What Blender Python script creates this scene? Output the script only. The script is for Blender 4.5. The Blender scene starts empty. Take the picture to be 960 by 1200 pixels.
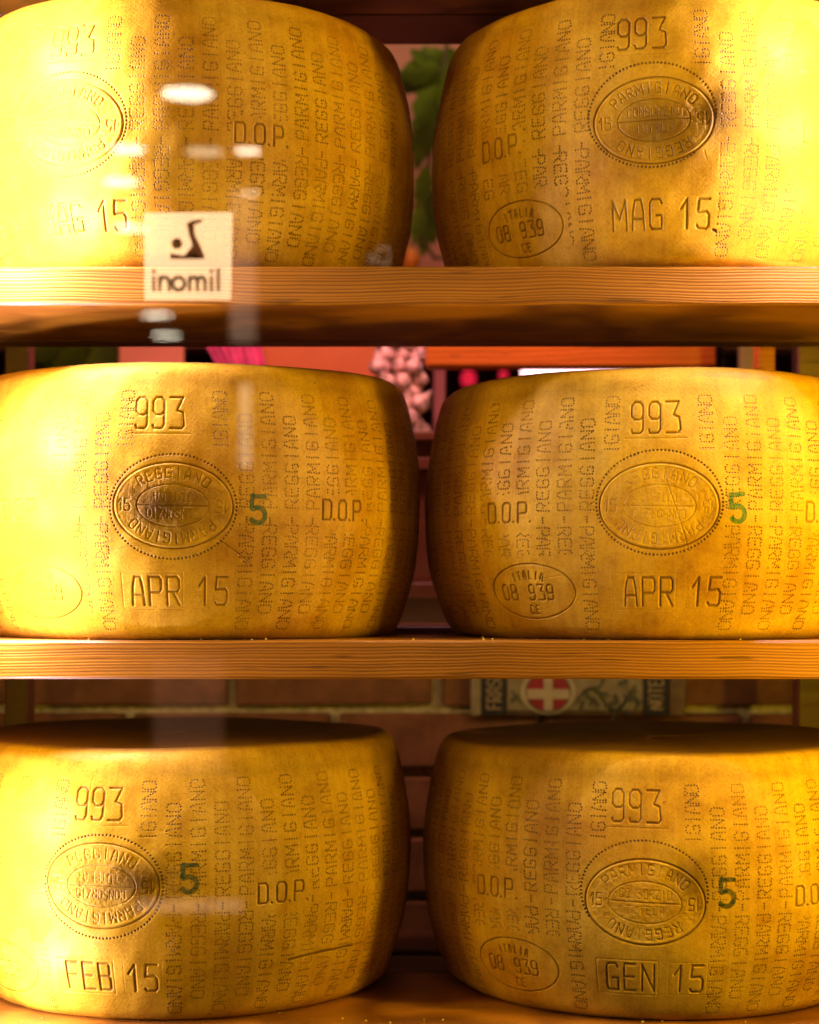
import bpy, math, random
import numpy as np
from mathutils import Vector, Matrix, noise
random.seed(7); rng = np.random.default_rng(7)
S = bpy.context.scene; COL = S.collection
PI = math.pi

# ------------------------------------------------------------------ camera, world, lights, exposure
CAM_Y, CAM_Z = -1.54, 1.40
cd = bpy.data.cameras.new('camera'); cam = bpy.data.objects.new('camera', cd); COL.objects.link(cam)
cam.location = (0, CAM_Y, CAM_Z); cam.rotation_euler = (math.radians(90), 0, 0)
cd.lens = 61.5; cd.sensor_width = 36; cd.sensor_fit = 'AUTO'; cd.shift_y = 0.081
cd.clip_start = 0.02; cd.clip_end = 100
cd.dof.use_dof = True; cd.dof.focus_distance = 1.545; cd.dof.aperture_fstop = 4.2
S.camera = cam
W = bpy.data.worlds.new('World'); S.world = W; W.use_nodes = True
W.node_tree.nodes['Background'].inputs[0].default_value = (1, .55, .25, 1)
W.node_tree.nodes['Background'].inputs[1].default_value = 0.008
S.view_settings.view_transform = 'Standard'; S.view_settings.look = 'None'
S.view_settings.exposure = 0; S.view_settings.gamma = 1

def area(name, loc, target, sx, sy, power, color, spread=180):
    d = bpy.data.lights.new(name, 'AREA'); d.shape = 'RECTANGLE'; d.size = sx; d.size_y = sy
    d.energy = power; d.color = color; d.spread = math.radians(spread)
    o = bpy.data.objects.new(name, d); COL.objects.link(o); o.location = loc
    v = Vector(target) - Vector(loc)
    o.rotation_euler = v.to_track_quat('-Z', 'Y').to_euler()
    return o
WARM = (1.0, .72, .02); HOT = (.72, .69, 1.0)
# vertical lamp strips inside the case, left and right of the wheels, and the strip over the window head
def bulb(name, loc, power, color, r=.007):
    d = bpy.data.lights.new(name, 'POINT'); d.energy = power; d.color = color; d.shadow_soft_size = r
    o = bpy.data.objects.new(name, d); COL.objects.link(o); o.location = loc; return o
for z, p in ((1.90, 7.5), (1.80, 6.5), (1.72, 7.5), (1.55, 2.1), (1.47, 1.9), (1.40, 2.7), (1.20, 1.4), (1.12, 1.2), (1.05, 1.8)):
    bulb('left_bulb', (-.364, -.027 if z > 1.6 else -.018, z), p, HOT)
for z, p in ((1.90, 4.8), (1.82, 4.2), (1.74, 4.8)):
    bulb('right_bulb', (.377, -.022, z), p, HOT)
area('right_strip_lamp', (.60, -.23, 1.40), (.22, .05, 1.42), .04, .50, 5.0, WARM)
area('right_high_lamp', (.54, -.15, 1.86), (.20, .02, 1.80), .04, .20, 1.5, WARM)
area('left_warm_strip', (-.47, -.14, 1.50), (-.15, .04, 1.50), .04, 1.1, 3.2, WARM)
area('head_strip_lamp', (.10, -.24, 2.16), (.10, .02, 1.50), .7, .04, 1.0, WARM)
area('lower_back_fill', (-.05, .50, 1.315), (-.05, .68, 1.22), .9, .02, .27, (1, .70, .34))  # added unseen fill that brightens the bricks, stands for no fixture
area('shop_ceiling_lamp', (.1, .98, 2.35), (.0, 1.3, 1.7), .5, .3, .95, (1, .74, .50))
area('shop_counter_lamp', (-.05, .50, 1.93), (-.02, .75, 1.6), .7, .05, 3.6, (1, .40, .42))

# ------------------------------------------------------------------ helpers
def link(name, me, mat=None, parent=None):
    o = bpy.data.objects.new(name, me); COL.objects.link(o)
    if mat and not me.materials: me.materials.append(mat)
    if parent: o.parent = parent
    return o
def mesh(name, v, f, smooth=False):
    me = bpy.data.meshes.new(name); me.from_pydata([tuple(p) for p in v], [], f); me.update()
    if smooth: me.polygons.foreach_set('use_smooth', [True]*len(me.polygons))
    return me
def empty(name, loc, label, cat, group=None):
    o = bpy.data.objects.new(name, None); COL.objects.link(o); o.location = loc
    o.empty_display_size = .05; tag(o, label, cat, group); return o
def tag(o, label=None, cat=None, group=None, kind=None):
    if label: o['label'] = label
    if cat: o['category'] = cat
    if group: o['group'] = group
    if kind: o['kind'] = kind
    return o
def bevel_box(sx, sy, sz, b=.002, name='box', wob=0):
    """box centred on origin with chamfered edges"""
    import bmesh
    bm = bmesh.new(); bmesh.ops.create_cube(bm, size=1)
    for v in bm.verts: v.co = Vector((v.co.x*sx, v.co.y*sy, v.co.z*sz))
    if wob:
        for v in bm.verts: v.co += Vector([random.uniform(-wob, wob) for _ in range(3)])
    bmesh.ops.bevel(bm, geom=bm.edges[:], offset=b, segments=1, affect='EDGES')
    me = bpy.data.meshes.new(name); bm.to_mesh(me); bm.free(); return me
def tube(pts, radii, n=8):
    V = []; F = []
    pts = [Vector(p) for p in pts]
    for i, p in enumerate(pts):
        t = (pts[min(i+1, len(pts)-1)] - pts[max(i-1, 0)]).normalized()
        a = t.cross(Vector((0, 1, .01))); a = a.normalized() if a.length > 1e-4 else Vector((1, 0, 0))
        b = t.cross(a).normalized(); r = radii[i] if hasattr(radii, '__len__') else radii
        for k in range(n):
            q = 2*PI*k/n; V.append(p + a*math.cos(q)*r + b*math.sin(q)*r)
    for i in range(len(pts)-1):
        for k in range(n):
            F.append((i*n+k, i*n+(k+1) % n, (i+1)*n+(k+1) % n, (i+1)*n+k))
    F.append(tuple(range(n))[::-1]); F.append(tuple((len(pts)-1)*n+k for k in range(n)))
    return V, F
def lathe(prof, n=24):
    V = []; F = []
    for r, z in prof:
        for k in range(n):
            q = 2*PI*k/n; V.append((r*math.cos(q), r*math.sin(q), z))
    for i in range(len(prof)-1):
        for k in range(n):
            F.append((i*n+k, i*n+(k+1) % n, (i+1)*n+(k+1) % n, (i+1)*n+k))
    return V, F
class N:
    """node tree shorthand"""
    def __init__(s, name):
        s.m = bpy.data.materials.new(name); s.m.use_nodes = True; s.t = s.m.node_tree
        s.t.nodes.clear(); s.out = s.t.nodes.new('ShaderNodeOutputMaterial')
    def n(s, typ, **kw):
        x = s.t.nodes.new('ShaderNode'+typ)
        for k, v in kw.items():
            if k.startswith('i_'):
                key = k[2:]; x.inputs[int(key) if key.isdigit() else key.replace('_', ' ')].default_value = v
            else: setattr(x, k, v)
        return x
    def l(s, a, b): s.t.links.new(a, b)
    def math(s, op, a, b=None, c=None, clamp=False):
        x = s.t.nodes.new('ShaderNodeMath'); x.operation = op; x.use_clamp = clamp
        for i, q in enumerate((a, b, c)):
            if q is None: continue
            if isinstance(q, (int, float)): x.inputs[i].default_value = q
            else: s.l(q, x.inputs[i])
        return x.outputs[0]
    def mix(s, fac, a, b, mode='MIX'):
        x = s.t.nodes.new('ShaderNodeMix'); x.data_type = 'RGBA'; x.blend_type = mode
        for q, i in ((fac, 0), (a, 6), (b, 7)):
            if isinstance(q, (int, float)): x.inputs[i].default_value = q
            elif isinstance(q, tuple): x.inputs[i].default_value = q if len(q) == 4 else (*q, 1)
            else: s.l(q, x.inputs[i])
        return x.outputs[2]
    def ramp(s, fac, stops):
        x = s.t.nodes.new('ShaderNodeValToRGB'); e = x.color_ramp.elements
        while len(e) < len(stops): e.new(.5)
        for i, (p, c) in enumerate(stops):
            e[i].position = p; e[i].color = (*c, 1) if isinstance(c, tuple) else (c, c, c, 1)
        s.l(fac, x.inputs[0]); return x.outputs[0]
    def noise(s, vec, scale, detail=4, rough=.55, dist=0):
        x = s.n('TexNoise'); x.inputs['Scale'].default_value = scale; x.inputs['Detail'].default_value = detail
        x.inputs['Roughness'].default_value = rough; x.inputs['Distortion'].default_value = dist
        s.l(vec, x.inputs['Vector']); return x.outputs['Fac']
    def mapping(s, vec, sc=(1, 1, 1), loc=(0, 0, 0), rot=(0, 0, 0)):
        x = s.n('Mapping'); x.inputs['Scale'].default_value = sc; x.inputs['Location'].default_value = loc
        x.inputs['Rotation'].default_value = rot; s.l(vec, x.inputs[0]); return x.outputs[0]
    def bsdf(s, color, rough=.5, spec=.5, normal=None, **kw):
        p = s.n('BsdfPrincipled')
        for k, q in (('Base Color', color), ('Roughness', rough), ('Specular IOR Level', spec)):
            if isinstance(q, (int, float)): p.inputs[k].default_value = q
            elif isinstance(q, tuple): p.inputs[k].default_value = (*q, 1) if len(q) == 3 else q
            else: s.l(q, p.inputs[k])
        if normal: s.l(normal, p.inputs['Normal'])
        for k, v in kw.items(): p.inputs[k.replace('_', ' ')].default_value = v
        s.l(p.outputs[0], s.out.inputs[0]); return p
    def bump(s, h, dist, strength=1, normal=None):
        b = s.n('Bump'); b.inputs['Strength'].default_value = strength; b.inputs['Distance'].default_value = dist
        s.l(h, b.inputs['Height'])
        if normal: s.l(normal, b.inputs['Normal'])
        return b.outputs[0]

def simple(name, c, rough=.6, var=.25, scale=30, bump=.0006, spec=.3):
    m = N(name); co = m.n('TexCoord').outputs['Object']; f = m.noise(co, scale, 5)
    lo = tuple(x*(1-var) for x in c); hi = tuple(min(1, x*(1+var)) for x in c)
    col = m.ramp(f, [(.3, lo), (.7, hi)])
    m.bsdf(col, rough, spec, m.bump(f, bump)); return m.m

def wood(name, dark, light, fine=1.0, rough=.42, seed=0):
    m = N(name); co = m.n('TexCoord').outputs['Object']; info = m.n('ObjectInfo')
    off = m.n('Combine'+'XYZ'); m.l(m.math('MULTIPLY', info.outputs['Random'], 7.0), off.inputs[0]); m.l(m.math('MULTIPLY', info.outputs['Random'], 3.1), off.inputs[2])
    add = m.n('VectorMath', operation='ADD'); m.l(co, add.inputs[0]); m.l(off.outputs[0], add.inputs[1])
    w = m.mapping(add.outputs[0], (.55, 6, 20*fine), rot=(0, math.radians(.6), 0))
    wob = m.noise(m.mapping(add.outputs[0], (1.3, 3, 6)), 1.0, 3)
    wz = m.n('CombineXYZ'); m.l(m.math('MULTIPLY', m.noise(m.mapping(add.outputs[0], (2.2, 1.5, 3)), 1.0, 3), .030), wz.inputs[2])
    add0 = add; add = m.n('VectorMath', operation='ADD'); m.l(add0.outputs[0], add.inputs[0]); m.l(wz.outputs[0], add.inputs[1])
    wave = m.n('TexWave', bands_direction='Z'); wave.inputs['Scale'].default_value = .55; wave.inputs['Distortion'].default_value = 6
    wave.inputs['Detail'].default_value = 3; wave.inputs['Detail Scale'].default_value = 1.3
    m.l(m.mapping(add.outputs[0], (.6, 8, 200*fine), rot=(0, math.radians(.25), 0)), wave.inputs['Vector'])
    g = m.noise(w, 5, 6, .65, .4)
    f = m.noise(m.mapping(add.outputs[0], (3, 60, 900)), 1.0, 4, .7)
    fac = m.math('ADD', m.math('MULTIPLY', wave.outputs['Fac'], .38), m.math('MULTIPLY', m.noise(m.mapping(add.outputs[0], (.6, 8, 330*fine)), 1.0, 3, .6), .48))
    fac = m.math('ADD', fac, m.math('MULTIPLY', f, .25))
    col = m.ramp(fac, [(.12, dark), (.50, tuple((a+b)/2 for a, b in zip(dark, light))), (.85, light)])
    fl = m.ramp(m.noise(m.mapping(add.outputs[0], (14, 30, 160)), 1.0, 2, .5), [(.28, .45), (.36, 1.0)])
    col = m.mix(.8, col, fl, 'MULTIPLY')
    stain = m.ramp(m.noise(m.mapping(add.outputs[0], (2, 5, 8)), 2, 4), [(.35, .72), (.6, 1.0)])
    col = m.mix(1.0, col, stain, 'MULTIPLY')
    m.bsdf(col, m.math('ADD', m.math('MULTIPLY', g, .2), rough-.1), .4, m.bump(fac, .0006, .8)); return m.m

M_PINE = wood('varnished_pine', (.13, .032, .004), (.52, .185, .012))
M_PINE_DARK = wood('aged_pine', (.085, .026, .010), (.24, .085, .03))
M_ORANGE = wood('orange_stained_wood', (.60, .14, .010), (.85, .25, .02), .4)

# ------------------------------------------------------------------ stroke alphabet (x 0..w, y 0..1)
def rr(x0, y0, x1, y1, c):   # rounded loop
    return [(x0+c, y0), (x1-c, y0), (x1, y0+c), (x1, y1-c), (x1-c, y1), (x0+c, y1), (x0, y1-c), (x0, y0+c), (x0+c, y0)]
w_ = .62
G = {
 'A': [[(0, 0), (.05, .62), (.16, 1), (w_-.16, 1), (w_-.05, .62), (w_, 0)], [(.05, .36), (w_-.05, .36)]],
 'B': [[(0, 0), (0, 1), (w_-.1, 1), (w_-.04, .93), (w_-.04, .6), (w_-.12, .52), (0, .52)], [(w_-.12, .52), (w_, .45), (w_, .08), (w_-.08, 0), (0, 0)]],
 'C': [[(w_, .84), (w_-.12, 1), (.12, 1), (0, .86), (0, .14), (.12, 0), (w_-.12, 0), (w_, .16)]],
 'D': [[(0, 0), (0, 1), (w_-.14, 1), (w_, .86), (w_, .14), (w_-.14, 0), (0, 0)]],
 'E': [[(w_-.04, 1), (0, 1), (0, 0), (w_-.02, 0)], [(0, .52), (w_-.12, .52)]],
 'F': [[(w_-.02, 1), (0, 1), (0, 0)], [(0, .52), (w_-.12, .52)]],
 'G': [[(w_-.02, .86), (w_-.12, 1), (.1, 1), (0, .88), (0, .12), (.1, 0), (w_-.02, 0), (w_-.02, .45), (w_*.5, .45)]],
 'I': [[(w_/2, 0), (w_/2, 1)]],
 'L': [[(0, 1), (0, 0), (w_-.05, 0)]],
 'M': [[(0, 0), (.03, 1), (w_/2+.05, .35), (w_+.07, 1), (w_+.1, 0)]],
 'N': [[(0, 0), (0, 1), (w_, 0), (w_, 1)]],
 'O': [rr(0, 0, w_, 1, .14)],
 'P': [[(0, 0), (0, 1), (w_-.1, 1), (w_, .88), (w_, .56), (w_-.1, .45), (0, .45)]],
 'R': [[(0, 0), (0, 1), (w_-.1, 1), (w_, .88), (w_, .58), (w_-.1, .47), (0, .47)], [(w_*.45, .47), (w_, 0)]],
 'S': [[(w_, .86), (w_-.12, 1), (.12, 1), (0, .86), (0, .62), (w_, .40), (w_, .14), (w_-.12, 0), (.12, 0), (0, .14)]],
 'T': [[(0, 1), (w_, 1)], [(w_/2, 1), (w_/2, 0)]],
 'U': [[(0, 1), (0, .14), (.12, 0), (w_-.12, 0), (w_, .14), (w_, 1)]],
 'Z': [[(0, 1), (w_, 1), (0, 0), (w_, 0)]],
 '0': [rr(0, 0, w_-.1, 1, .14)],
 '1': [[(.06, .66), (.34, 1), (.34, 0)]],
 '3': [[(0, 1), (w_-.1, 1), (w_-.34, .58), (w_-.1, .50), (w_-.06, .1), (w_-.16, 0), (0, 0)]],
 '5': [[(w_-.06, 1), (.06, 1), (.02, .55), (w_-.18, .58), (w_-.06, .46), (w_-.06, .1), (w_-.16, 0), (.08, 0), (0, .1)]],
 '8': [rr(.03, .52, w_-.13, 1, .1), rr(0, 0, w_-.1, .5, .1)],
 '9': [rr(0, .44, w_-.16, 1, .12), [(w_-.16, .5), (w_-.16, .12), (w_-.26, 0), (.04, 0), (0, .1)]],
 '-': [[(.08, .5), (w_-.08, .5)]], '.': [[(.0, .02), (.03, .0)]], ' ': [],
}
WID = {'I': w_, '.': .10, 'M': w_+.1, '1': .42, '3': w_-.08, '9': w_-.14, '8': w_-.1, '0': w_-.1, '5': w_-.06}
def text_strokes(t, size, gap=.3, squeeze=1.0):
    """centred polylines for text of the given height"""
    x = 0; out = []
    for ch in t:
        for pl in G[ch]: out.append([((x+px)*squeeze, py) for px, py in pl])
        x += WID.get(ch, w_) + gap
    tot = (x-gap)*squeeze
    return [[((px-tot/2)*size, (py-.5)*size) for px, py in pl] for pl in out]
def xform(pls, dx, dy, rot=0):
    c, s = math.cos(rot), math.sin(rot)
    return [[(dx+x*c-y*s, dy+x*s+y*c) for x, y in pl] for pl in pls]
def ellipse_pl(cx, cy, a, b, n=64, t0=0, t1=2*PI, rot=0):
    p = [(a*math.cos(t0+(t1-t0)*i/n), b*math.sin(t0+(t1-t0)*i/n)) for i in range(n+1)]
    return xform([p], cx, cy, rot)[0]
def arc_text(t, size, a, b, mid, step, squeeze=.9):
    """letters round an ellipse, tops outward; mid = angle of the middle letter"""
    out = []; n = len(t); ang = []
    # equal arc steps
    def walk(th, ds):
        k = 12
        for _ in range(k):
            v = math.hypot(a*math.sin(th), b*math.cos(th)); th += ds/k/v
        return th
    for i, ch in enumerate(t):
        th = walk(mid, -(i-(n-1)/2)*step)
        nx, ny = math.cos(th)/a, math.sin(th)/b
        out += xform(text_strokes(ch, size, squeeze=squeeze), a*math.cos(th), b*math.sin(th), math.atan2(ny, nx)-PI/2)
    return out

# ------------------------------------------------------------------ relief maps of the wheels
RW = .225
AMAX = math.radians(122)*RW      # map spans -AMAX..AMAX of arc
PPM = 3000.0
class Relief:
    def __init__(s, H):
        s.H = H; s.w = int(2*AMAX*PPM); s.h = int(H*PPM)
        s.g = np.zeros((s.h, s.w), np.float32)      # groove depth 0..1
        s.d = np.zeros((s.h, s.w), np.float32)      # ingrained dirt, plus dark patches
        s.k = np.zeros((s.h, s.w), np.float32)      # ink
        s.r = np.zeros((s.h, s.w), np.float32)      # ridge (raised)
    def seg(s, L, p, q, hw, val, soft=.5):
        x0, y0 = (p[0]+AMAX)*PPM, p[1]*PPM; x1, y1 = (q[0]+AMAX)*PPM, q[1]*PPM
        R = hw*PPM; m = R+2
        ax, bx = int(max(0, min(x0, x1)-m)), int(min(s.w, max(x0, x1)+m+1))
        ay, by = int(max(0, min(y0, y1)-m)), int(min(s.h, max(y0, y1)+m+1))
        if ax >= bx or ay >= by: return
        Y, X = np.mgrid[ay:by, ax:bx].astype(np.float32)
        dx, dy = x1-x0, y1-y0; l2 = dx*dx+dy*dy+1e-6
        t = np.clip(((X-x0)*dx+(Y-y0)*dy)/l2, 0, 1)
        d = np.hypot(X-x0-t*dx, Y-y0-t*dy)/R
        v = np.clip((1-d)/soft, 0, 1); v = val*v*v*(3-2*v)
        np.maximum(L[ay:by, ax:bx], v, out=L[ay:by, ax:bx])
    def lines(s, pls, hw=.0010, val=1, L=None, soft=.6, dirt=.75):
        for pl in pls:
            vv = val*random.uniform(.85, 1)
            for p, q in zip(pl[:-1], pl[1:]):
                s.seg(s.g if L is None else L, p, q, hw, vv, soft)
                if L is None and dirt: s.seg(s.d, p, q, hw*.85, dirt*vv, .8)
    def dot(s, x, y, r=.00085, val=1):
        s.seg(s.g, (x, y), (x, y), r*1.1, val, .8); s.seg(s.d, (x, y), (x, y), r*1.32, 1.0*val, .5)
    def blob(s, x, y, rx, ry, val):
        """soft ragged dark patch"""
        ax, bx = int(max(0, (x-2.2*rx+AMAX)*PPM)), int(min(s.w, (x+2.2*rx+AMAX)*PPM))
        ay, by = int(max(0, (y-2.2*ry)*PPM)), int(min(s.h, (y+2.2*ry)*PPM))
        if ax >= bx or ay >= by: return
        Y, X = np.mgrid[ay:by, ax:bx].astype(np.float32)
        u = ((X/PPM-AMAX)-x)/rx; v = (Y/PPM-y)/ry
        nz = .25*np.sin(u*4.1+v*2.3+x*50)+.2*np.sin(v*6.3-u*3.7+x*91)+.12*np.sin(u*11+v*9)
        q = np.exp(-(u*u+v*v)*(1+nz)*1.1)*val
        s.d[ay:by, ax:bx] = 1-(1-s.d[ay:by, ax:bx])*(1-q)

def dotted(pls, sp):
    """points every sp metres along polylines"""
    out = []
    for pl in pls:
        L = [math.dist(a, b) for a, b in zip(pl[:-1], pl[1:])]; T = sum(L)
        n = max(1, round(T/sp)); i = 0; acc = 0
        for k in range(n+1):
            d = T*k/n
            while i < len(L)-1 and acc+L[i] < d: acc += L[i]; i += 1
            t = (d-acc)/max(L[i], 1e-9); a, b = pl[i], pl[i+1]
            out.append((a[0]+(b[0]-a[0])*t, a[1]+(b[1]-a[1])*t))
    res = []
    for p in out:
        if all(abs(p[0]-q[0])+abs(p[1]-q[1]) > .0011 for q in res[-40:]): res.append(p)
    return res
WORD = {}
def word_dots(word, pitch):
    if (word, pitch) not in WORD:
        pts = []
        for i, ch in enumerate(word):
            pls = [[((px/w_-.5)*.0068+(i+.5)*pitch, (py-.5)*.0122) for px, py in pl] for pl in G[ch]]
            pts.append(dotted(pls, .0026))
        WORD[(word, pitch)] = pts
    return WORD[(word, pitch)]

def make_relief(c):
    H = c['H']; R = Relief(H); a0 = c['a0']; dz = c.get('dz', 0)
    kz = H/.24
    sx, sz = a0, c.get('seal_z', .117)
    DL, DR = c.get('dopL', -.142), c.get('dopR', .163)
    boxes = [(sx+DL-.028, .095, sx+DL+.028, .130), (sx+DR-.028, .095, sx+DR+.028, .130),
             (sx+c.get('hm', -.120)-.054, -.1, sx+c.get('hm', -.120)+.052, .0745)]
    per = .66; HM = c.get('hm', -.120)
    def blocked(x, z):
        for b in boxes:
            for k in (-1, 0, 1):
                if b[0] < x-k*per < b[2] and b[1] < z < b[3]: return True
        return False
    # dotted columns
    zd = .106
    for rep in (-1, 0, 1):
        base = a0+rep*per
        cols = [(-.042, 'S'), (.042, 'S')]
        for i in range(11): cols.append((-.0640-.0212*i, 'AB'[i % 2]))
        for i in range(14): cols.append((.0645+.0212*i, 'AB'[i % 2]))
        for ca, typ in cols:
            x0 = base+ca
            if abs(x0) > AMAX-.01: continue
            fade = random.uniform(.82, 1.0)
            if typ == 'S': jobs = [('IGIANO', .0086, .162, 1)]
            elif typ == 'A': jobs = [('REGGIANO', .0104, zd+.006, 1), ('PARMIGIANO', .0092, zd-.006, -1)]
            else: jobs = [('PARMIGIANO', .0103, zd+.006, 1), ('REGGIANO', .0098, zd-.006, -1)]
            if typ != 'S':
                for q in range(3):
                    z = zd-.0022+q*.0022
                    if not blocked(x0, z): R.dot(x0, z, val=fade)
            for wd, pitch, z0, dr in jobs:
                for letter in word_dots(wd, pitch):
                    for (p, q) in letter:
                        x, z = (x0-q, z0+p) if dr > 0 else (x0+q, z0-p)
                        z *= kz
                        if blocked(x, z) or random.random() < .012: continue
                        f = fade*(.86+.14*math.sin(x*61+z*37+a0*9))
                        R.dot(x+random.gauss(0, .00009), z+random.gauss(0, .00009), random.uniform(.00072, .00092), f)
    for k in (-1, 0, 1):
        b = a0+k*per
        # D.O.P
        for D in (DL, DR): R.lines(xform(text_strokes('D.O.P.' if c.get('dot', 1) else 'D.O.P', .0172*kz, .26, .80), b+D, .113*kz), .00125, .95)
        # health mark
        ix, iz = b+HM, .043
        R.lines([ellipse_pl(ix, iz, .0465, .0245, 60)], .0009, .9)
        R.lines(xform(arc_text('ITALIA', .0070, .030, .0145, PI/2, .0064, .62), ix-.002, iz), .0008, .9)
        R.lines(xform(text_strokes('08 939', .0135, .26, .96), ix-.005, iz-.001), .0010, .95)
        R.lines(xform(text_strokes('CE', .0072, .5, .8), ix+.001, iz-.0165), .0008, .9)
    # dairy number
    nx, nz = sx+c.get('n_off', -.006), .1935*kz
    R.lines(xform(text_strokes('993', .0275, .22, .80), nx, nz), .00150, 1.0)
    for q in (-.0235, .0235): pass
    R.lines([[(nx-.027, nz-.0185), (nx+.027, nz-.0185)]], .0010, .25, dirt=0)
    # seal
    rot = c.get('rot', 0); fl = c.get('flip', 0)*PI+rot; lg = c.get('legible', .8)
    a, b_ = .0525, .0375
    gx, gz = sx+c.get('ring', (0, 0))[0], sz+c.get('ring', (0, 0))[1]
    ring = ellipse_pl(gx, gz, .0555, .0455, 160)
    R.lines([ellipse_pl(sx, sz, a, b_, 96, rot=rot)], .0010, 1.0, dirt=.85)
    R.lines([ellipse_pl(sx, sz, a-.0021, b_-.0021, 96, rot=rot)], .0011, .4, L=R.r)
    def inside_seal(p):
        u, v = p[0]-sx, p[1]-sz; return (u/a)**2+(v/b_)**2 < 1.03
    for i, p in enumerate(dotted([ring], .0034)):
        if not inside_seal(p): R.dot(p[0], p[1], .0011, random.uniform(.7, 1))
    T = []
    T += arc_text('PARMIGIANO', .0088, a*.80, b_*.76, PI/2, .0082)
    T += arc_text('REGGIANO', .0088, a*.80, b_*.76, -PI/2, .0086)
    T += xform(text_strokes('15', .0105, .28, .8), -a*.82, 0, 0) + xform(text_strokes('15', .0105, .28, .8), a*.82, 0, PI)
    for pl in xform(T, sx, sz, fl):
        v = lg*random.uniform(.55, 1)
        R.lines([pl], .00085, v, dirt=.6)
    inner = []
    R.lines([ellipse_pl(sx, sz, a*.60, b_*.49, 72, rot=rot)], .0008, .75*lg, dirt=.5)
    R.lines(xform([[(-a*.6, 0), (a*.6, 0)]], sx, sz, rot), .0007, .8*lg, dirt=.6)
    R.lines(xform(xform(text_strokes('CONSORZIO', .0078, .3, .72), 0, .0072), sx, sz, fl), .0007, .55*lg, dirt=.4)
    R.lines(xform(xform(text_strokes('TUTELA', .0070, .4, .8), 0, -.0070), sx, sz, fl), .0007, .45*lg, dirt=.3)
    # ragged casein texture inside the seal
    lo = rng.normal(0, 1, (int(R.h/5)+2, int(.13*PPM/5)+2)).astype(np.float32)
    lo = (lo+np.roll(lo, 1, 0)+np.roll(lo, 1, 1)+np.roll(np.roll(lo, 1, 0), 1, 1))/2
    Yg, Xg = np.mgrid[0:R.h, 0:int(.13*PPM)]
    x0i = int((sx-.065+AMAX)*PPM); nzv = lo[(Yg/5).astype(int), (Xg/5).astype(int)]
    uu = ((Xg/PPM-.065)/(a*.94))**2+((Yg/PPM-sz)/(b_*.92))**2
    if x0i > 0 and x0i+Xg.shape[1] < R.w:
        tgt = R.g[:, x0i:x0i+Xg.shape[1]]; tgt += np.where(uu < 1, np.clip(nzv, -1.5, 1.5)*c.get('grain', .10)+.10, 0).astype(np.float32); np.clip(tgt, 0, 1.2, out=tgt)
    # date
    mx = sx+c.get('d_off', 0); mz = .0425*kz
    R.lines(xform(text_strokes(c['month'], .0245, .30, .72), mx-.0165, mz), .00155, 1.0, dirt=.8)
    R.lines(xform(text_strokes('15', .0245, .40, .80), mx+.0355, mz), .00155, 1.0, dirt=.8)
    ht = .0160
    if c.get('box', .5) > 0:
        x0, x1 = mx-.0475, mx+.0085
        R.lines([[(x0, mz-ht), (x1, mz-ht), (x1, mz+ht), (x0, mz+ht), (x0, mz-ht)]], .0008, .18*c.get('box', .5)*2, dirt=.08)
        x0, x1 = mx+.0180, mx+.0535
        R.lines([[(x0, mz-ht+.001), (x1, mz-ht+.001), (x1, mz+ht-.001), (x0, mz+ht-.001), (x0, mz-ht+.001)]], .0008, .08*c.get('box', .5)*2, dirt=.03)
    if c.get('fullstop'): R.dot(mx+.056, mz-.014, .0016, 1); R.dot(mx+.054, mz-.0135, .0016, 1)
    # ink five
    if c.get('ink'):
        fx, fz = sx+c['ink'], c.get('ink_z', .115)
        five = [[(.0070, .0120), (-.0048, .0120), (-.0055, .0015)]]
        bowl = [(-.0055, .0015)]+[(-.0005+.0068*math.cos(t), -.0048+.0068*math.sin(t)) for t in np.linspace(2.2, -2.5, 14)]
        top = [[(-.0048, .0118), (.0065, .0118)], [(-.0050, .0125), (-.0060, .002)]]
        R.lines(xform(top, fx, fz, c.get('ink_rot', 0)), .0024, 1, L=R.k, soft=.3)
        R.lines(xform([bowl], fx, fz, c.get('ink_rot', 0)), .0027, 1, L=R.k, soft=.3)
    for (p, q, hw, v) in c.get('cracks', []):
        n = 9; pts = []
        for i in range(n+1):
            t = i/n; pts.append((a0+p[0]+(q[0]-p[0])*t, p[1]+(q[1]-p[1])*t+math.sin(t*PI)*.0012+random.uniform(-1, 1)*.0003))
        R.lines([pts], hw, v, dirt=.9)
    for (x, z, rx, ry, v) in c.get('blotches', []): R.blob(a0+x, z, rx, ry, v)  # soft dark patches on and around the seals
    # faint vertical mould scratches and rub marks
    for i in range(26):
        x = random.uniform(-AMAX, AMAX); z = random.uniform(.01, H-.02); an = random.gauss(.2, .9); l = random.uniform(.004, .03)
        R.lines([[(x, z), (x+l*math.cos(an), z+l*math.sin(an))]], .0005, random.uniform(.12, .3), dirt=.15)
    return R

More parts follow.
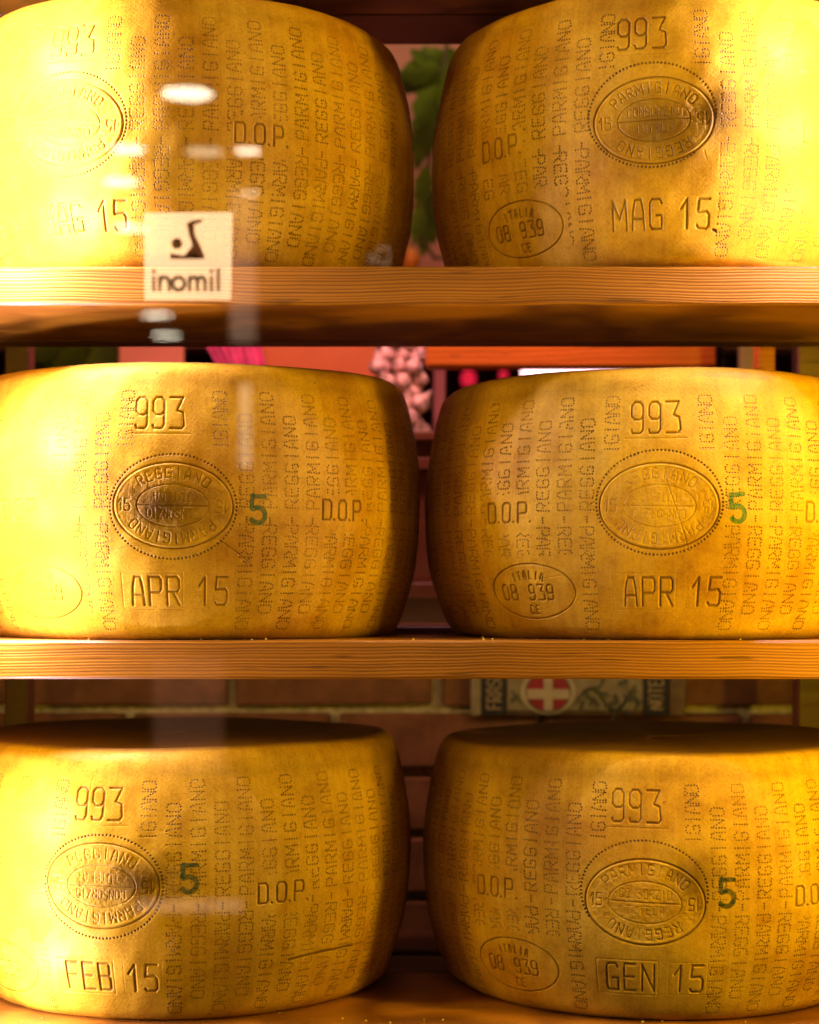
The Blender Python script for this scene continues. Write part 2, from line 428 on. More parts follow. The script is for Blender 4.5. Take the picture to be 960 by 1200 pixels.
# ------------------------------------------------------------------ wheel surface
def side_profile(H, top_in, bot_in, round_t=.011, round_b=.014):
    """list of (r, z, s) ; s = map height coordinate on the side"""
    return None
def wheel_radius(z, H, ti, bi):
    t = z/H
    bulge = 1-abs(2*t-1.02)**2.3
    e = ti if t > .5 else bi
    return RW-e*(abs(2*t-1.02)**2.2)
def make_wheel(c):
    H = c['H']; ti, bi = c.get('ti', .021), c.get('bi', .026); a0 = c['a0']; seed = c['seed']
    R = make_relief(c)
    # image: R groove, G dirt and dark patches, B ink
    buf = np.zeros((R.h, R.w, 4), np.float32)
    net = np.clip(.5+.5*(R.g-R.r*.6), 0, 1)
    buf[..., 0] = np.clip(R.g*.8-R.r*.4+.3, 0, 1); buf[..., 1] = np.clip(R.d, 0, 1); buf[..., 2] = R.k; buf[..., 3] = 1
    img = bpy.data.images.new('rind_marks', R.w, R.h, alpha=True, float_buffer=True, is_data=True)
    img.pixels.foreach_set(buf.ravel()); img.pack()
    mat = rind_material(img, c)
    root = empty('cheese_wheel', (c['X'], .205, c['z']), c['label'], 'cheese wheel', 'cheese wheels on the shelves')
    zb, zt = .006, H-.006
    nsd = seed*3.7
    def surf(th, z, depth):
        # th,z arrays -> positions ; ring edges rounded
        r = RW - np.where(z/H > .5, ti, bi)*np.abs(2*z/H-1.02)**2.2
        e = .013
        dt = np.clip((z-(H-e))/e, 0, 1); db = np.clip((e-z)/e, 0, 1)
        r = r - e*(1-np.sqrt(np.clip(1-dt*dt, 0, 1)))*.9 - e*(1-np.sqrt(np.clip(1-db*db, 0, 1)))*.9
        r = r + .0011*np.sin(th*3+nsd)*np.sin(z*19+nsd) + .0007*np.sin(th*7+nsd*2+z*30) + .0004*np.sin(th*19+z*71+nsd)+.00025*np.sin(th*43-z*120+nsd)
        zz = z + .0010*np.sin(th*2+nsd)*(z/H) + .0006*np.sin(th*5+nsd*1.3)*(z/H)
        r = r - depth
        return np.stack([r*np.sin(th), -r*np.cos(th), zz], -1)
    gd = R.g*.00085-R.r*.0004
    # coarse casein grain inside the seal
    def sample(th, z):
        x = np.clip((th*RW+AMAX)*PPM, 0, R.w-1.001); y = np.clip(z*PPM, 0, R.h-1.001)
        xi, yi = x.astype(int), y.astype(int); fx, fy = x-xi, y-yi
        q = gd[yi, xi]*(1-fx)*(1-fy)+gd[yi, xi+1]*fx*(1-fy)+gd[yi+1, xi]*(1-fx)*fy+gd[yi+1, xi+1]*fx*fy
        return np.where(np.abs(th*RW) < AMAX-.001, q, 0)
    kz = H/.24; sx, sz = a0, c.get('seal_z', .117)
    DL, DR = c.get('dopL', -.142), c.get('dopR', .163)
    nx = sx+c.get('n_off', -.006); mx = sx+c.get('d_off', 0); mz = .0425*kz; HM = c.get('hm', -.120)
    # (name, a0, a1, z0, z1, step, mask)
    regs = [('oval_seal', sx-.060, sx+.060, sz-.049, sz+.049, .0006, lambda a, z: ((a-sx)/.0545)**2+((z-sz)/.0395)**2 < 1),
            ('number_stamp', nx-.030, nx+.030, .175*kz+.0005, .212*kz, .0006, None),
            ('date_stamp', mx-.051, mx+.058, mz-.0185, mz+.0185, .0006, None),
            ('origin_stamp', sx+DL-.026, sx+DL+.026, .113*kz-.012, .113*kz+.012, .00065, None),
            ('health_mark', sx+HM-.0482, sx+HM+.0482, .043-.0262, .043+.0262, .00065, lambda a, z: ((a-sx-HM)/.0478)**2+((z-.043)/.0258)**2 < 1)]
    if c.get('ink'):
        fx, fz = sx+c['ink'], c.get('ink_z', .115)
        regs.append(('ink_numeral', fx-.0105, fx+.0105, fz-.0165, fz+.0165, .0015, None))
    regs.append(('origin_stamp', sx+DR-.026, sx+DR+.026, .113*kz-.012, .113*kz+.012, .00065, None))
    regs = [r for r in regs if r[2] < 1.9*RW and r[1] > -1.9*RW]
    P = {'rind': [[], [], []]}   # name -> list of (verts, faces, uv)
    parts = []
    def grid(as_, zs, keep=None):
        A, Z = np.meshgrid(as_, zs); th = A/RW
        d = sample(th, Z); V = surf(th, Z, d)
        n, m = A.shape
        idx = np.arange(n*m).reshape(n, m)
        F = np.stack([idx[:-1, :-1], idx[:-1, 1:], idx[1:, 1:], idx[1:, :-1]], -1)
        ca = (A[:-1, :-1]+A[1:, 1:])/2; cz = (Z[:-1, :-1]+Z[1:, 1:])/2
        UV = np.stack([(A+AMAX)/(2*AMAX), Z/H], -1)
        return V.reshape(-1, 3), F, UV.reshape(-1, 2), ca, cz
    def compact(V, F, UV):
        u, inv = np.unique(F.ravel(), return_inverse=True)
        return V[u], inv.reshape(-1, 4), UV[u]
    body = []
    for (nm, x0, x1, z0, z1, st, mk) in regs:
        xs = np.linspace(x0, x1, int(round((x1-x0)/st))+1); zs = np.linspace(z0, z1, int(round((z1-z0)/st))+1)
        V, F, UV, ca, cz = grid(xs, zs)
        if mk is None: parts.append((nm, *compact(V, F.reshape(-1, 4), UV)))
        else:
            k = mk(ca, cz); parts.append((nm, *compact(V, F[k], UV))); body.append(compact(V, F[~k], UV))
    # coarse body with holes for the regions
    xb = set(np.round(np.linspace(-PI*RW, PI*RW, 181), 6)); zbk = set(np.round(np.linspace(.013, H-.013, 33), 6))
    for r in regs: xb |= {round(float(r[1]), 6), round(float(r[2]), 6)}; zbk |= {round(float(r[3]), 6), round(float(r[4]), 6)}
    def thin(s, fixed):
        s = sorted(s); out = []
        for v in s:
            if out and v-out[-1] < .0008 and v not in fixed:
                continue
            if out and v-out[-1] < .0008 and out[-1] not in fixed: out[-1] = v; continue
            out.append(v)
        return np.array(out)
    fx_ = {round(float(q), 6) for r in regs for q in (r[1], r[2])}; fz_ = {round(float(q), 6) for r in regs for q in (r[3], r[4])}
    e = .013
    zs = np.concatenate([e-e*np.cos(np.linspace(0, PI/2, 9)[:-1]) if False else e*(1-np.sin(np.linspace(PI/2, 0, 9)[:-1])), thin(zbk, fz_), H-e+e*np.sin(np.linspace(0, PI/2, 9)[1:])])
    xs = thin(xb, fx_); xs[0] = -PI*RW; xs[-1] = PI*RW
    V, F, UV, ca, cz = grid(xs, zs)
    k = np.ones(ca.shape, bool)
    for r in regs: k &= ~((ca > r[1]) & (ca < r[2]) & (cz > r[3]) & (cz < r[4]))
    body.append(compact(V, F[k], UV))
    # discs (top and bottom)
    for zc, r0 in ((H, 1), (0, -1)):
        edge = surf(xs/RW, np.full_like(xs, zc), np.zeros_like(xs)); rad = np.hypot(edge[:, 0], edge[:, 1])
        rings = []
        for f in (1, .97, .93, .85, .7, .5, .3, .12, .002):
            q = edge*np.array([f, f, 1.0]); th = xs/RW
            dz = -.0022*(1-f)**.5 + .0010*np.sin(th*3+nsd)*f*(1-f)*3 + .0012*np.sin(q[:, 0]*33+nsd)*np.sin(q[:, 1]*29)*(1-f)*2
            if f == 1: dz = dz*0
            q = q.copy(); q[:, 2] += dz*r0; rings.append(q)
        m = len(xs); VV = np.concatenate(rings); idx = np.arange(len(VV)).reshape(len(rings), m)
        FF = np.stack([idx[:-1, :-1], idx[:-1, 1:], idx[1:, 1:], idx[1:, :-1]], -1).reshape(-1, 4)
        if r0 < 0: FF = FF[:, ::-1]
        body.append((VV, FF, np.full((len(VV), 2), 2.0 if r0 > 0 else -1.0)))
    Vs, Fs, Us, o = [], [], [], 0
    for v, f, u in body: Vs.append(v); Fs.append(f+o); Us.append(u); o += len(v)
    parts.insert(0, ('rind', np.concatenate(Vs), np.concatenate(Fs), np.concatenate(Us)))
    for nm, V, F, UV in parts:
        me = bpy.data.meshes.new(nm)
        me.vertices.add(len(V)); me.vertices.foreach_set('co', V.astype(np.float32).ravel())
        me.loops.add(F.size); me.loops.foreach_set('vertex_index', F.astype(np.int32).ravel())
        me.polygons.add(len(F)); me.polygons.foreach_set('loop_start', np.arange(0, F.size, 4, dtype=np.int32))
        me.polygons.foreach_set('loop_total', np.full(len(F), 4, np.int32))
        me.polygons.foreach_set('use_smooth', np.ones(len(F), bool))
        uv = me.uv_layers.new(name='UVMap'); uv.data.foreach_set('uv', UV[F.ravel()].astype(np.float32).ravel())
        me.update(); me.validate()
        ob = link(nm, me, mat, root)
        if nm == 'date_stamp': ob['label'] = 'impressed date reading %s 15' % c['month']
        if nm == 'number_stamp': ob['label'] = 'impressed dairy number 993'
        if nm == 'ink_numeral': ob['label'] = 'dark green inked numeral 5'
    root.rotation_euler = (0, 0, 0)
    return root

def rind_material(img, c):
    m = N('cheese_rind'); tc = m.n('TexCoord'); co = tc.outputs['Object']
    off = m.mapping(co, loc=(c['seed']*1.7, c['seed']*.9, c['seed']*.37))
    uvn = m.n('UVMap')
    t = m.n('TexImage'); t.image = img; t.extension = 'CLIP'; t.interpolation = 'Cubic'; m.l(uvn.outputs[0], t.inputs[0])
    sep = m.n('SeparateColor'); m.l(t.outputs[0], sep.inputs[0])
    big = m.noise(off, 9, 5, .6, .3); mid = m.noise(off, 45, 6, .65); fine = m.noise(off, 420, 5, .7)
    tn = c.get('tone', 1.0)
    base = m.ramp(big, [(.30, (.44*tn, .180*tn, .011*tn)), (.52, (.61*tn, .312*tn, .020*tn)), (.72, (.69*tn, .375*tn, .032*tn))])
    mott = m.ramp(mid, [(.30, (.76, .66, .50)), (.52, 1.0), (.75, 1.06)])
    col = m.mix(.85, base, mott, 'MULTIPLY')
    spk = m.ramp(fine, [(.32, (.74, .66, .55)), (.50, 1.0), (.70, 1.10)])
    col = m.mix(.8, col, spk, 'MULTIPLY')
    # top and bottom: darker
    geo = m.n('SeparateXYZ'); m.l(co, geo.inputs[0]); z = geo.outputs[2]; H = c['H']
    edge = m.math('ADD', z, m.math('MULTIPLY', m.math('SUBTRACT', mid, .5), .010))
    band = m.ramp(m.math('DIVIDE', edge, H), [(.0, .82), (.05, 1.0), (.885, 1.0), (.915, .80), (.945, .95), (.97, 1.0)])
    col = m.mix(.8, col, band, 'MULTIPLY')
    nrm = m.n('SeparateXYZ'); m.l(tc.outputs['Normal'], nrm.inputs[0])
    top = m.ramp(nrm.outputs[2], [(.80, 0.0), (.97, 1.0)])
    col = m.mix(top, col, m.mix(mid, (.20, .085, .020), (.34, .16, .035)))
    st = m.noise(m.mapping(uvn.outputs[0], (150, 1.6, 1)), 1.0, 4, .6)
    col = m.mix(.38, col, m.ramp(st, [(.32, (.72, .62, .48)), (.55, 1.0), (.8, 1.06)]), 'MULTIPLY')
    # dark scuff specks
    vor = m.n('TexVoronoi'); vor.inputs['Scale'].default_value = 46; m.l(off, vor.inputs['Vector'])
    sc = m.math('LESS_THAN', vor.outputs['Distance'], .085)
    sc = m.math('MULTIPLY', sc, m.math('GREATER_THAN', mid, .56))
    col = m.mix(m.math('MULTIPLY', sc, .45), col, (.16, .06, .012))
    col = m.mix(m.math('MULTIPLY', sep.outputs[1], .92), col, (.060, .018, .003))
    inkf = m.math('MULTIPLY', sep.outputs[2], m.ramp(m.noise(off, 260, 4), [(.35, .65), (.6, 1.0)]))
    col = m.mix(inkf, col, c.get('inkc', (.012, .075, .028)))
    # relief: cloth imprint (diagonal weave) + pebble + engraving
    wv1 = m.n('TexWave', bands_direction='X'); wv1.inputs['Scale'].default_value = 1; wv1.inputs['Distortion'].default_value = .3
    cyl = m.n('VectorMath', operation='MULTIPLY'); m.l(uvn.outputs[0], cyl.inputs[0]); cyl.inputs[1].default_value = (2*AMAX*95, H*95, 0)
    m.l(m.mapping(cyl.outputs[0], rot=(0, 0, math.radians(38))), wv1.inputs['Vector'])
    wv2 = m.n('TexWave', bands_direction='Y'); wv2.inputs['Scale'].default_value = 1; wv2.inputs['Distortion'].default_value = .3
    m.l(m.mapping(cyl.outputs[0], rot=(0, 0, math.radians(38))), wv2.inputs['Vector'])
    weave = m.math('MULTIPLY', wv1.outputs['Fac'], wv2.outputs['Fac'])
    n1 = m.bump(weave, .00010, .5)
    n1 = m.bump(fine, .0004, .7, n1); n1 = m.bump(mid, .0006, .35, n1)
    inv = m.math('MULTIPLY', sep.outputs[0], -1.0)
    n2 = m.bump(inv, .0009, 1.0, n1)
    rough = m.math('ADD', m.math('MULTIPLY', mid, .22), .40)
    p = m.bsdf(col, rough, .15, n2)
    return m.m

def px_left(sil): return math.tan((sil-480)/2050-.129)*1.745
def px_right(sil): return math.tan((sil-480)/2050+.129)*1.745
ZT, ZM, ZB = 1.689, 1.360, 1.022
WHEELS = [
 dict(seed=1, X=px_left(487), z=ZT, H=.246, a0=-.36*RW, month='MAG', flip=1, rot=-.10, seal_z=.124, legible=.75, dopR=.174, n_off=.002, d_off=.003, box=0, dot=1,
      label='golden cheese wheel stamped MAG 15 behind the window sticker on the top shelf', blotches=[(.10, .10, .03, .04, .25)]),
 dict(seed=2, X=px_right(505), z=ZT, H=.250, a0=-.159*RW, month='MAG', flip=0, rot=.02, seal_z=.124, legible=.95, hm=-.134, dopL=-.150, n_off=-.011, d_off=.001, box=0, fullstop=1, ring=(-.002, .005),
      label='cheese wheel stamped MAG 15 with its dark oval seal, right side white with glare', blotches=[(.054, .128, .022, .022, .92), (.012, .120, .050, .032, .80), (.0, .10, .05, .03, .30), (.02, .012, .05, .012, .35)]),
 dict(seed=3, X=px_left(494), z=ZM, H=.247, a0=.037*RW, month='APR', flip=1, rot=-.03, seal_z=.118, legible=.85, hm=-.134, dopL=-.152, n_off=-.012, d_off=0, box=.55, ink=.075, ring=(0, -.001),
      label='cheese wheel stamped APR 15 with a bright green 5 and dark stained seal, middle shelf', blotches=[(-.012, .118, .042, .024, .96), (.0, .105, .045, .03, .45)],
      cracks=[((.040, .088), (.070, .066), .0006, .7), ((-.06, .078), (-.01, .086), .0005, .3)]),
 dict(seed=4, X=px_right(497), z=ZM, H=.241, a0=-.108*RW, month='APR', flip=1, rot=-.02, seal_z=.117, legible=.55, hm=-.124, n_off=-.003, d_off=.007, box=.5, ink=.069, ink_rot=.1, ring=(0, .003),
      label='evenly yellow cheese wheel stamped APR 15 with a pale clean seal, middle shelf', blotches=[(.055, .10, .02, .03, .2)], cracks=[((.006, .140), (.026, .078), .0006, .6)], inkc=(.03, .12, .02)),
 dict(seed=5, X=px_left(483), z=ZB, H=.243, a0=-.203*RW, month='FEB', flip=1, rot=-.02, seal_z=.125, legible=.65, n_off=-.004, d_off=0, box=.6, ink=.078, ink_z=.131, ring=(0, -.001),
      label='cheese wheel stamped FEB 15 with a long slit in its rind, bottom shelf', blotches=[(.038, .130, .034, .019, .95), (.01, .118, .04, .024, .45)], cracks=[((.172, .052), (.246, .056), .0019, 1.0)], inkc=(.01, .055, .035)),
 dict(seed=6, X=px_right(495), z=ZB, H=.239, a0=-.155*RW, month='GEN', flip=0, rot=-.03, seal_z=.110, legible=.8, hm=-.129, dopL=-.145, n_off=-.008, d_off=.003, box=.9, ink=.0716, ink_z=.119, ring=(-.001, .008),
      label='cheese wheel stamped GEN 15 with a blackish inked 5, bottom shelf', blotches=[(.045, .132, .022, .022, .75), (.02, .105, .035, .025, .25)], inkc=(.012, .03, .02)),
]
for c in WHEELS: make_wheel(c)

# ------------------------------------------------------------------ shelving rack
rack = empty('shelf_rack', (0, 0, .9), 'pine plank shelf rack with thick front boards carrying the six cheese wheels', 'shelf rack')
def board(x0, x1, y0, y1, z0, z1, mat, nm='shelf_board', parent=rack, b=.0022):
    me = bevel_box(x1-x0, y1-y0, z1-z0, b, nm); o = link(nm, me, mat, parent)
    o.location = Vector(((x0+x1)/2, (y0+y1)/2, (z0+z1)/2)) - parent.location
    return o
X0, X1 = -.62, .66
for i, (zt, d2) in enumerate(((ZB, .30), (ZM, .262), (ZT, .262), (2.016, .313))):
    board(X0, X1, 0, .215, zt-.034, zt, M_PINE)
    board(X0, X1, .218, d2, zt-.034, zt-.001, M_PINE_DARK)
board(X0, X1, .305, .445, ZM-.025, ZM+.008, M_PINE_DARK)
board(X0, X1, .335, .445, ZB-.034, ZB-.002, M_PINE_DARK)
# rear orange board of the top shelf
for x in (-.447, .456):
    board(x-.014, x+.014, .452, .485, .9, 2.05, M_PINE_DARK, 'post')
for x in (-.60, .64):
    board(x-.016, x+.016, .45, .485, .9, 2.05, M_PINE_DARK, 'post')
board(.398, .418, .46, .49, 1.62, 2.05, M_ORANGE, 'post')

M_CRUMB = simple('cheese_crumb', (.72, .45, .12), .7, .2, 300, .0002)
V, F = [], []
for i in range(60):
    zt_ = random.choice((ZB, ZM, ZT)); x = random.uniform(-.36, .36); y = random.uniform(.002, .02) if random.random() < .6 else random.uniform(.02, .2)
    r = random.uniform(.0005, .0016); b0 = len(V)
    for (u, v, w) in ((1, 0, 0), (-.8, .6, 0), (-.6, -.8, .1), (0, .1, 1.1), (.5, .8, .2)): V.append((x+u*r, y+v*r, zt_+r*.3+w*r))
    F += [(b0, b0+4, b0+3), (b0+4, b0+1, b0+3), (b0+1, b0+2, b0+3), (b0+2, b0, b0+3), (b0, b0+2, b0+1, b0+4)]
cr = link('crumbs', mesh('crumbs', V, F), M_CRUMB); tag(cr, 'tiny pale crumbs of rind scattered along the shelf boards', 'crumbs', kind='stuff')
# ------------------------------------------------------------------ brick wall behind the bottom shelf
WY = .68
M_BRICK = simple('old_red_brick', (.23, .090, .038), .85, .3, 30, .0012, .2)
M_MORTAR = simple('lime_mortar', (.66, .52, .28), .95, .3, 90, .002, .1)
wall = link('brick_wall', bevel_box(1.7, .06, .62, .001, 'brick_wall'), M_MORTAR); wall.location = (.02, WY+.034, 1.045); tag(wall, kind='structure')
bm_v = [bevel_box(.248, .03, .0675, .003, 'brick', .0018) for _ in range(4)]
for r in range(-4, 1):
    z = 1.255+.0785*r+.0392
    off = .035 if r % 2 == 0 else -.095
    for k in range(-3, 3):
        x = off+k*.260+.130
        if abs(x) > .8: continue
        o = link('brick', bm_v[random.randrange(4)], M_BRICK, wall)
        o.location = Vector((x, WY-.002+random.uniform(-.0015, .0015), z))-wall.location
        o.rotation_euler = (0, random.gauss(0, .006), 0)
# dark timber panel above the bricks
pan = link('back_panel', bevel_box(1.7, .03, .235, .002, 'back_panel'), M_PINE_DARK); pan.location = (.02, WY-.03, 1.4765); tag(pan, kind='structure')
for (z, h) in ((1.562, .016), (1.405, .020)):
    rail = link('rail', bevel_box(1.6, .012, h, .002, 'rail'), M_PINE_DARK, pan); rail.location = Vector((0, WY-.052, z))-Vector((0, WY-.03, 1.4765))
lip = link('rail', bevel_box(1.7, .05, .012, .002, 'rail'), M_PINE_DARK, pan); lip.location = (0, -.008, .1195)

# ------------------------------------------------------------------ heraldic picture panel leaning on the bricks
M_PARCH = simple('parchment', (.22, .18, .08), .7, .2, 60, .0002)
M_BLACK = simple('black_print', (.018, .014, .010), .6, .3, 60, .0001)
M_RED = simple('red_print', (.24, .014, .012), .6, .2, 60, .0001)
M_CREAM = simple('cream_print', (.36, .30, .16), .6, .15, 60, .0001)
M_LEAFP = simple('green_brown_print', (.060, .060, .022), .6, .3, 60, .0001)
M_FRAME = simple('dark_wood_frame', (.10, .045, .018), .45, .35, 60, .0004)
px = lambda x: (x-480)/932.0
pz = lambda y: CAM_Z-(y-697)/932.0
pic = empty('heraldic_panel', (0, .645, pz(838)), 'dark framed parchment panel with red shield and white cross against the bricks', 'picture')
def slab(nm, x0, x1, z0, z1, y, t, mat, parent=pic):
    me = bevel_box(x1-x0, t, z1-z0, min(.0008, t/3), nm); o = link(nm, me, mat, parent)
    o.location = Vector(((x0+x1)/2, y, (z0+z1)/2))-parent.location; return o
zb, zt = pz(837), pz(837)+.24
slab('backing', px(551), px(800), zb, zt, .648, .008, M_FRAME)
slab('border', px(551), px(563), zb, zt, .6425, .003, M_PARCH)
slab('border', px(563.3), px(593), zb, zt, .642, .004, M_BLACK)
slab('parchment', px(593.3), px(751), zb+.006, zt, .6425, .003, M_PARCH)
slab('border', px(751.3), px(781), zb, zt, .642, .004, M_BLACK)
slab('frame_side', px(781.3), px(800), zb, zt, .640, .010, M_FRAME)
def flat_poly(nm, pts, y, mat, t=.0006):
    n = len(pts); V = [(x, y, z) for x, z in pts]+[(x, y+t, z) for x, z in pts]
    F = [tuple(range(n)), tuple(range(n, 2*n))[::-1]]+[(i, i+n, (i+1) % n+n, (i+1) % n) for i in range(n)]
    me = mesh(nm, [Vector(v)-pic.location for v in V], F); return link(nm, me, mat, pic)
scx, scz = px(641), pz(812)
def ell(cx, cz, a, b, n=28): return [(cx+a*math.cos(2*PI*i/n), cz+b*math.sin(2*PI*i/n)) for i in range(n)]
flat_poly('shield_rim', ell(scx, scz+.003, .034, .0285), .6402, M_CREAM)
flat_poly('shield_rim', ell(scx, scz+.003, .0285, .0262), .6396, M_LEAFP)
flat_poly('shield', ell(scx, scz+.003, .0265, .0245), .6390, M_RED)
flat_poly('cross', [(scx-.0265, scz-.006), (scx+.0265, scz-.006), (scx+.0265, scz+.006), (scx-.0265, scz+.006)], .6384, M_CREAM)
flat_poly('cross', [(scx-.0055, scz-.0205), (scx+.0055, scz-.0205), (scx+.0055, scz+.0265), (scx-.0055, scz+.0265)], .6379, M_CREAM)
def ribbon(nm, pls, w, y, mat, parent=None, loc=None):
    V, F = [], []
    for pl in pls:
        for p, q in zip(pl[:-1], pl[1:]):
            dx, dz = q[0]-p[0], q[1]-p[1]; l = math.hypot(dx, dz) or 1; nx, nz = -dz/l*w/2, dx/l*w/2
            ex, ez = dx/l*w*.3, dz/l*w*.3; b = len(V)
            for s, yy in ((1, y), (1, y+.0005)):
                V += [(p[0]+nx-ex, yy, p[1]+nz-ez), (q[0]+nx+ex, yy, q[1]+nz+ez), (q[0]-nx+ex, yy, q[1]-nz+ez), (p[0]-nx-ex, yy, p[1]-nz-ez)]
            F += [(b, b+1, b+2, b+3), (b+7, b+6, b+5, b+4), (b, b+4, b+5, b+1), (b+1, b+5, b+6, b+2), (b+2, b+6, b+7, b+3), (b+3, b+7, b+4, b)]
    o = mesh(nm, [Vector(v)-(parent or pic).location for v in V], F); return link(nm, o, mat, parent or pic)
def scroll(sgn):
    pts = []
    for i in range(22):
        t = i/21; pts.append((scx+sgn*(.034+.075*t), scz-.012+.016*math.sin(t*7.0)+.012*t))
    out = [pts]
    for i in (3, 7, 11, 15, 19):
        x, z = pts[i]; s = 1 if (i//4) % 2 else -1
        out.append([(x, z), (x+sgn*.006, z+s*.007), (x+sgn*.010, z+s*.014), (x+sgn*.006, z+s*.018)])
        out.append([(x, z), (x+sgn*.009, z-s*.004), (x+sgn*.015, z-s*.006)])
    return out
for sg_ in (1, -1):
    for pl in scroll(sg_):
        pl = [p for p in pl if px(597) < p[0] < px(748)]
        if len(pl) > 1: ribbon('scroll', [pl], .0026, .6399, M_LEAFP)
for i in range(16):
    s = 1 if i < 11 else -1
    x = scx+s*(.042+.0085*(i % 11)); z = scz+random.uniform(-.02, .022)
    if not px(598) < x < px(744): continue
    a = random.uniform(0, PI); pts = []
    for (u, v) in ((-.008, 0), (-.003, .0035), (0, .002), (.003, .004), (.008, 0), (.003, -.0035), (0, -.0018), (-.003, -.003)):
        pts.append((x+u*math.cos(a)-v*math.sin(a), z+u*math.sin(a)+v*math.cos(a)))
    flat_poly('painted_leaf', pts, .6394-.00008*i, M_LEAFP, .0004)
M_GOLDP = simple('gold_print', (.34, .25, .10), .5, .2, 60, .0001)
L1 = xform(text_strokes('FRASE', .017, .3, .62), 0, 0, PI/2)
ribbon('lettering', [[(p[0]+px(578), p[1]+pz(808)) for p in pl] for pl in L1], .0020, .6394, M_GOLDP)
L2 = xform(text_strokes('NOTER', .017, .3, .62), 0, 0, PI/2)
ribbon('lettering', [[(p[0]+px(766), p[1]+pz(808)) for p in pl] for pl in L2], .0020, .6394, M_GOLDP)

# ------------------------------------------------------------------ upper rear wall with vine, and shop behind
M_PLASTER = simple('pink_plaster', (.60, .25, .16), .9, .25, 5, .003, .15)
pw = link('plaster_wall', bevel_box(3.0, .08, .95, .002, 'plaster_wall'), M_PLASTER); pw.location = (0, 1.32, 2.275); tag(pw, kind='structure')
M_LEAF = simple('vine_leaf', (.050, .072, .002), .65, .7, 22, .001, .08)
M_STEM = simple('vine_stem', (.09, .06, .02), .8, .3, 50, .001)
M_FRUIT = simple('orange_fruit', (.50, .17, .010), .4, .25, 25, .0015)
SC = 2050/(1.14+1.54)
def at(x, y, Y=1.14):
    s = (Y-CAM_Y)/2050; return Vector(((x-480)*s, Y, CAM_Z-(y-697)*s))
def leaf_mesh(L, Wd, cup=.25):
    V = []; F = []; n = 9
    for i in range(n+1):
        t = i/n; w = Wd*math.sin(PI*min(1, t**.8))*(1+.16*math.sin(t*23)); z = -.18*L*t*t
        V += [(-w, 0+cup*w, -t*L), (0, 0, -t*L), (w, cup*w, -t*L)]
        V[-3] = (V[-3][0], V[-3][1]-z*.4, V[-3][2]); V[-2] = (0, -z*.4, V[-2][2]); V[-1] = (V[-1][0], V[-1][1]-z*.4, V[-1][2])
    for i in range(n):
        b = 3*i; F += [(b, b+1, b+4, b+3), (b+1, b+2, b+5, b+4)]
    me = mesh('leaf', V, F, True); return me
LM = [leaf_mesh(.085, .018), leaf_mesh(.07, .021, .4), leaf_mesh(.095, .020, .1)]
for m_ in LM: m_.materials.append(M_LEAF)
def vine(label, path, leaves, fruits=()):
    pts = [at(*p) for p in path]; root = empty('hanging_vine', tuple(pts[-1]), label, 'plant', 'vines hanging on the plaster wall')
    V, F = tube([p-pts[-1] for p in pts], .0035, 6); link('stem', mesh('stem', V, F, True), M_STEM, root)
    for (x, y, ang, sc) in leaves:
        o = link('leaf', LM[random.randrange(3)], None, root); p = at(x, y, 1.13+random.uniform(-.02, .02)); o.location = p-pts[-1]
        o.rotation_euler = (random.uniform(-.3, .3), math.radians(ang), random.uniform(-.5, .5)); o.scale = (sc, sc, sc)
    for (x, y, r) in fruits:
        V, F = lathe([(r*math.sin(t), -r*math.cos(t)*1.05) for t in np.linspace(.001, PI-.001, 10)], 16)
        o = link('fruit', mesh('fruit', V, F, True), M_FRUIT, root); o.location = at(x, y, 1.10)-pts[-1]
vine('leafy green vine hanging down the pink wall between the top wheels',
     [(530, 20), (522, 60), (515, 110), (505, 170), (498, 230), (494, 280), (510, 303), (530, 300)],
     [(522, 60, 60, 1.0), (528, 70, 20, 1.1), (515, 78, 75, 1.0), (518, 100, 30, 1.2), (508, 95, 80, .8), (505, 120, 15, 1.1), (512, 135, -10, 1.0), (520, 55, -30, 1),
      (490, 62, 10, .7), (535, 90, -20, 1.2), (500, 192, 8, .9), (497, 215, -8, 1.0), (494, 240, 12, .8), (505, 235, -25, .7), (480, 58, -60, .6), (498, 265, 5, .6), (515, 62, 5, 1.1), (525, 78, -5, 1.2)],
     [(462, 303, .028), (479, 304, .018)])
vine('trailing ivy sprig seen over the left middle wheel', [(40, 380), (70, 400), (95, 415), (120, 430), (140, 450)],
     [(x, y, a, s) for x, y, a, s in ((45, 395, 20, 1), (60, 392, -30, 1.1), (75, 398, 60, 1), (85, 400, -10, 1.2), (100, 396, 30, 1.1), (110, 402, -40, 1), (125, 400, 10, 1), (60, 405, 80, 1), (95, 405, -80, 1), (130, 410, 40, .9), (78, 390, 5, 1.3), (118, 392, -5, 1.2))])
# shop interior beyond the opening
M_DARKW = simple('dark_red_wall', (.10, .012, .030), .9, .4, 3, .002)
sw = link('shop_wall', bevel_box(6, .1, 2.6, .002, 'shop_wall'), M_DARKW); sw.location = (0, 4.2, 1.3); tag(sw, kind='structure')
M_PINK = simple('pink_cloth', (.75, .12, .28), .85, .3, 50, .003)
M_PANEL = simple('orange_panel_paint', (.62, .17, .035), .6, .2, 8, .001)
def thing_slab(nm, label, cat, x0, x1, y0, y1, Y, t, mat):
    a, b = at(x0, y1, Y), at(x1, y0, Y)
    o = link(nm, bevel_box(b.x-a.x, t, b.z-a.z, .003, nm), mat); o.location = (a+b)/2; return tag(o, label, cat)
thing_slab('painted_board', 'salmon painted board above the left middle wheel beside the ivy', 'board', 140, 216, 385, 470, .86, .02, simple('salmon_paint', (.66, .24, .12), .6, .2, 8, .001))
thing_slab('cross_beam', 'long bright orange beam under the top shelf at the right', 'beam', 499, 838, 384, 432, .62, .03, M_ORANGE)
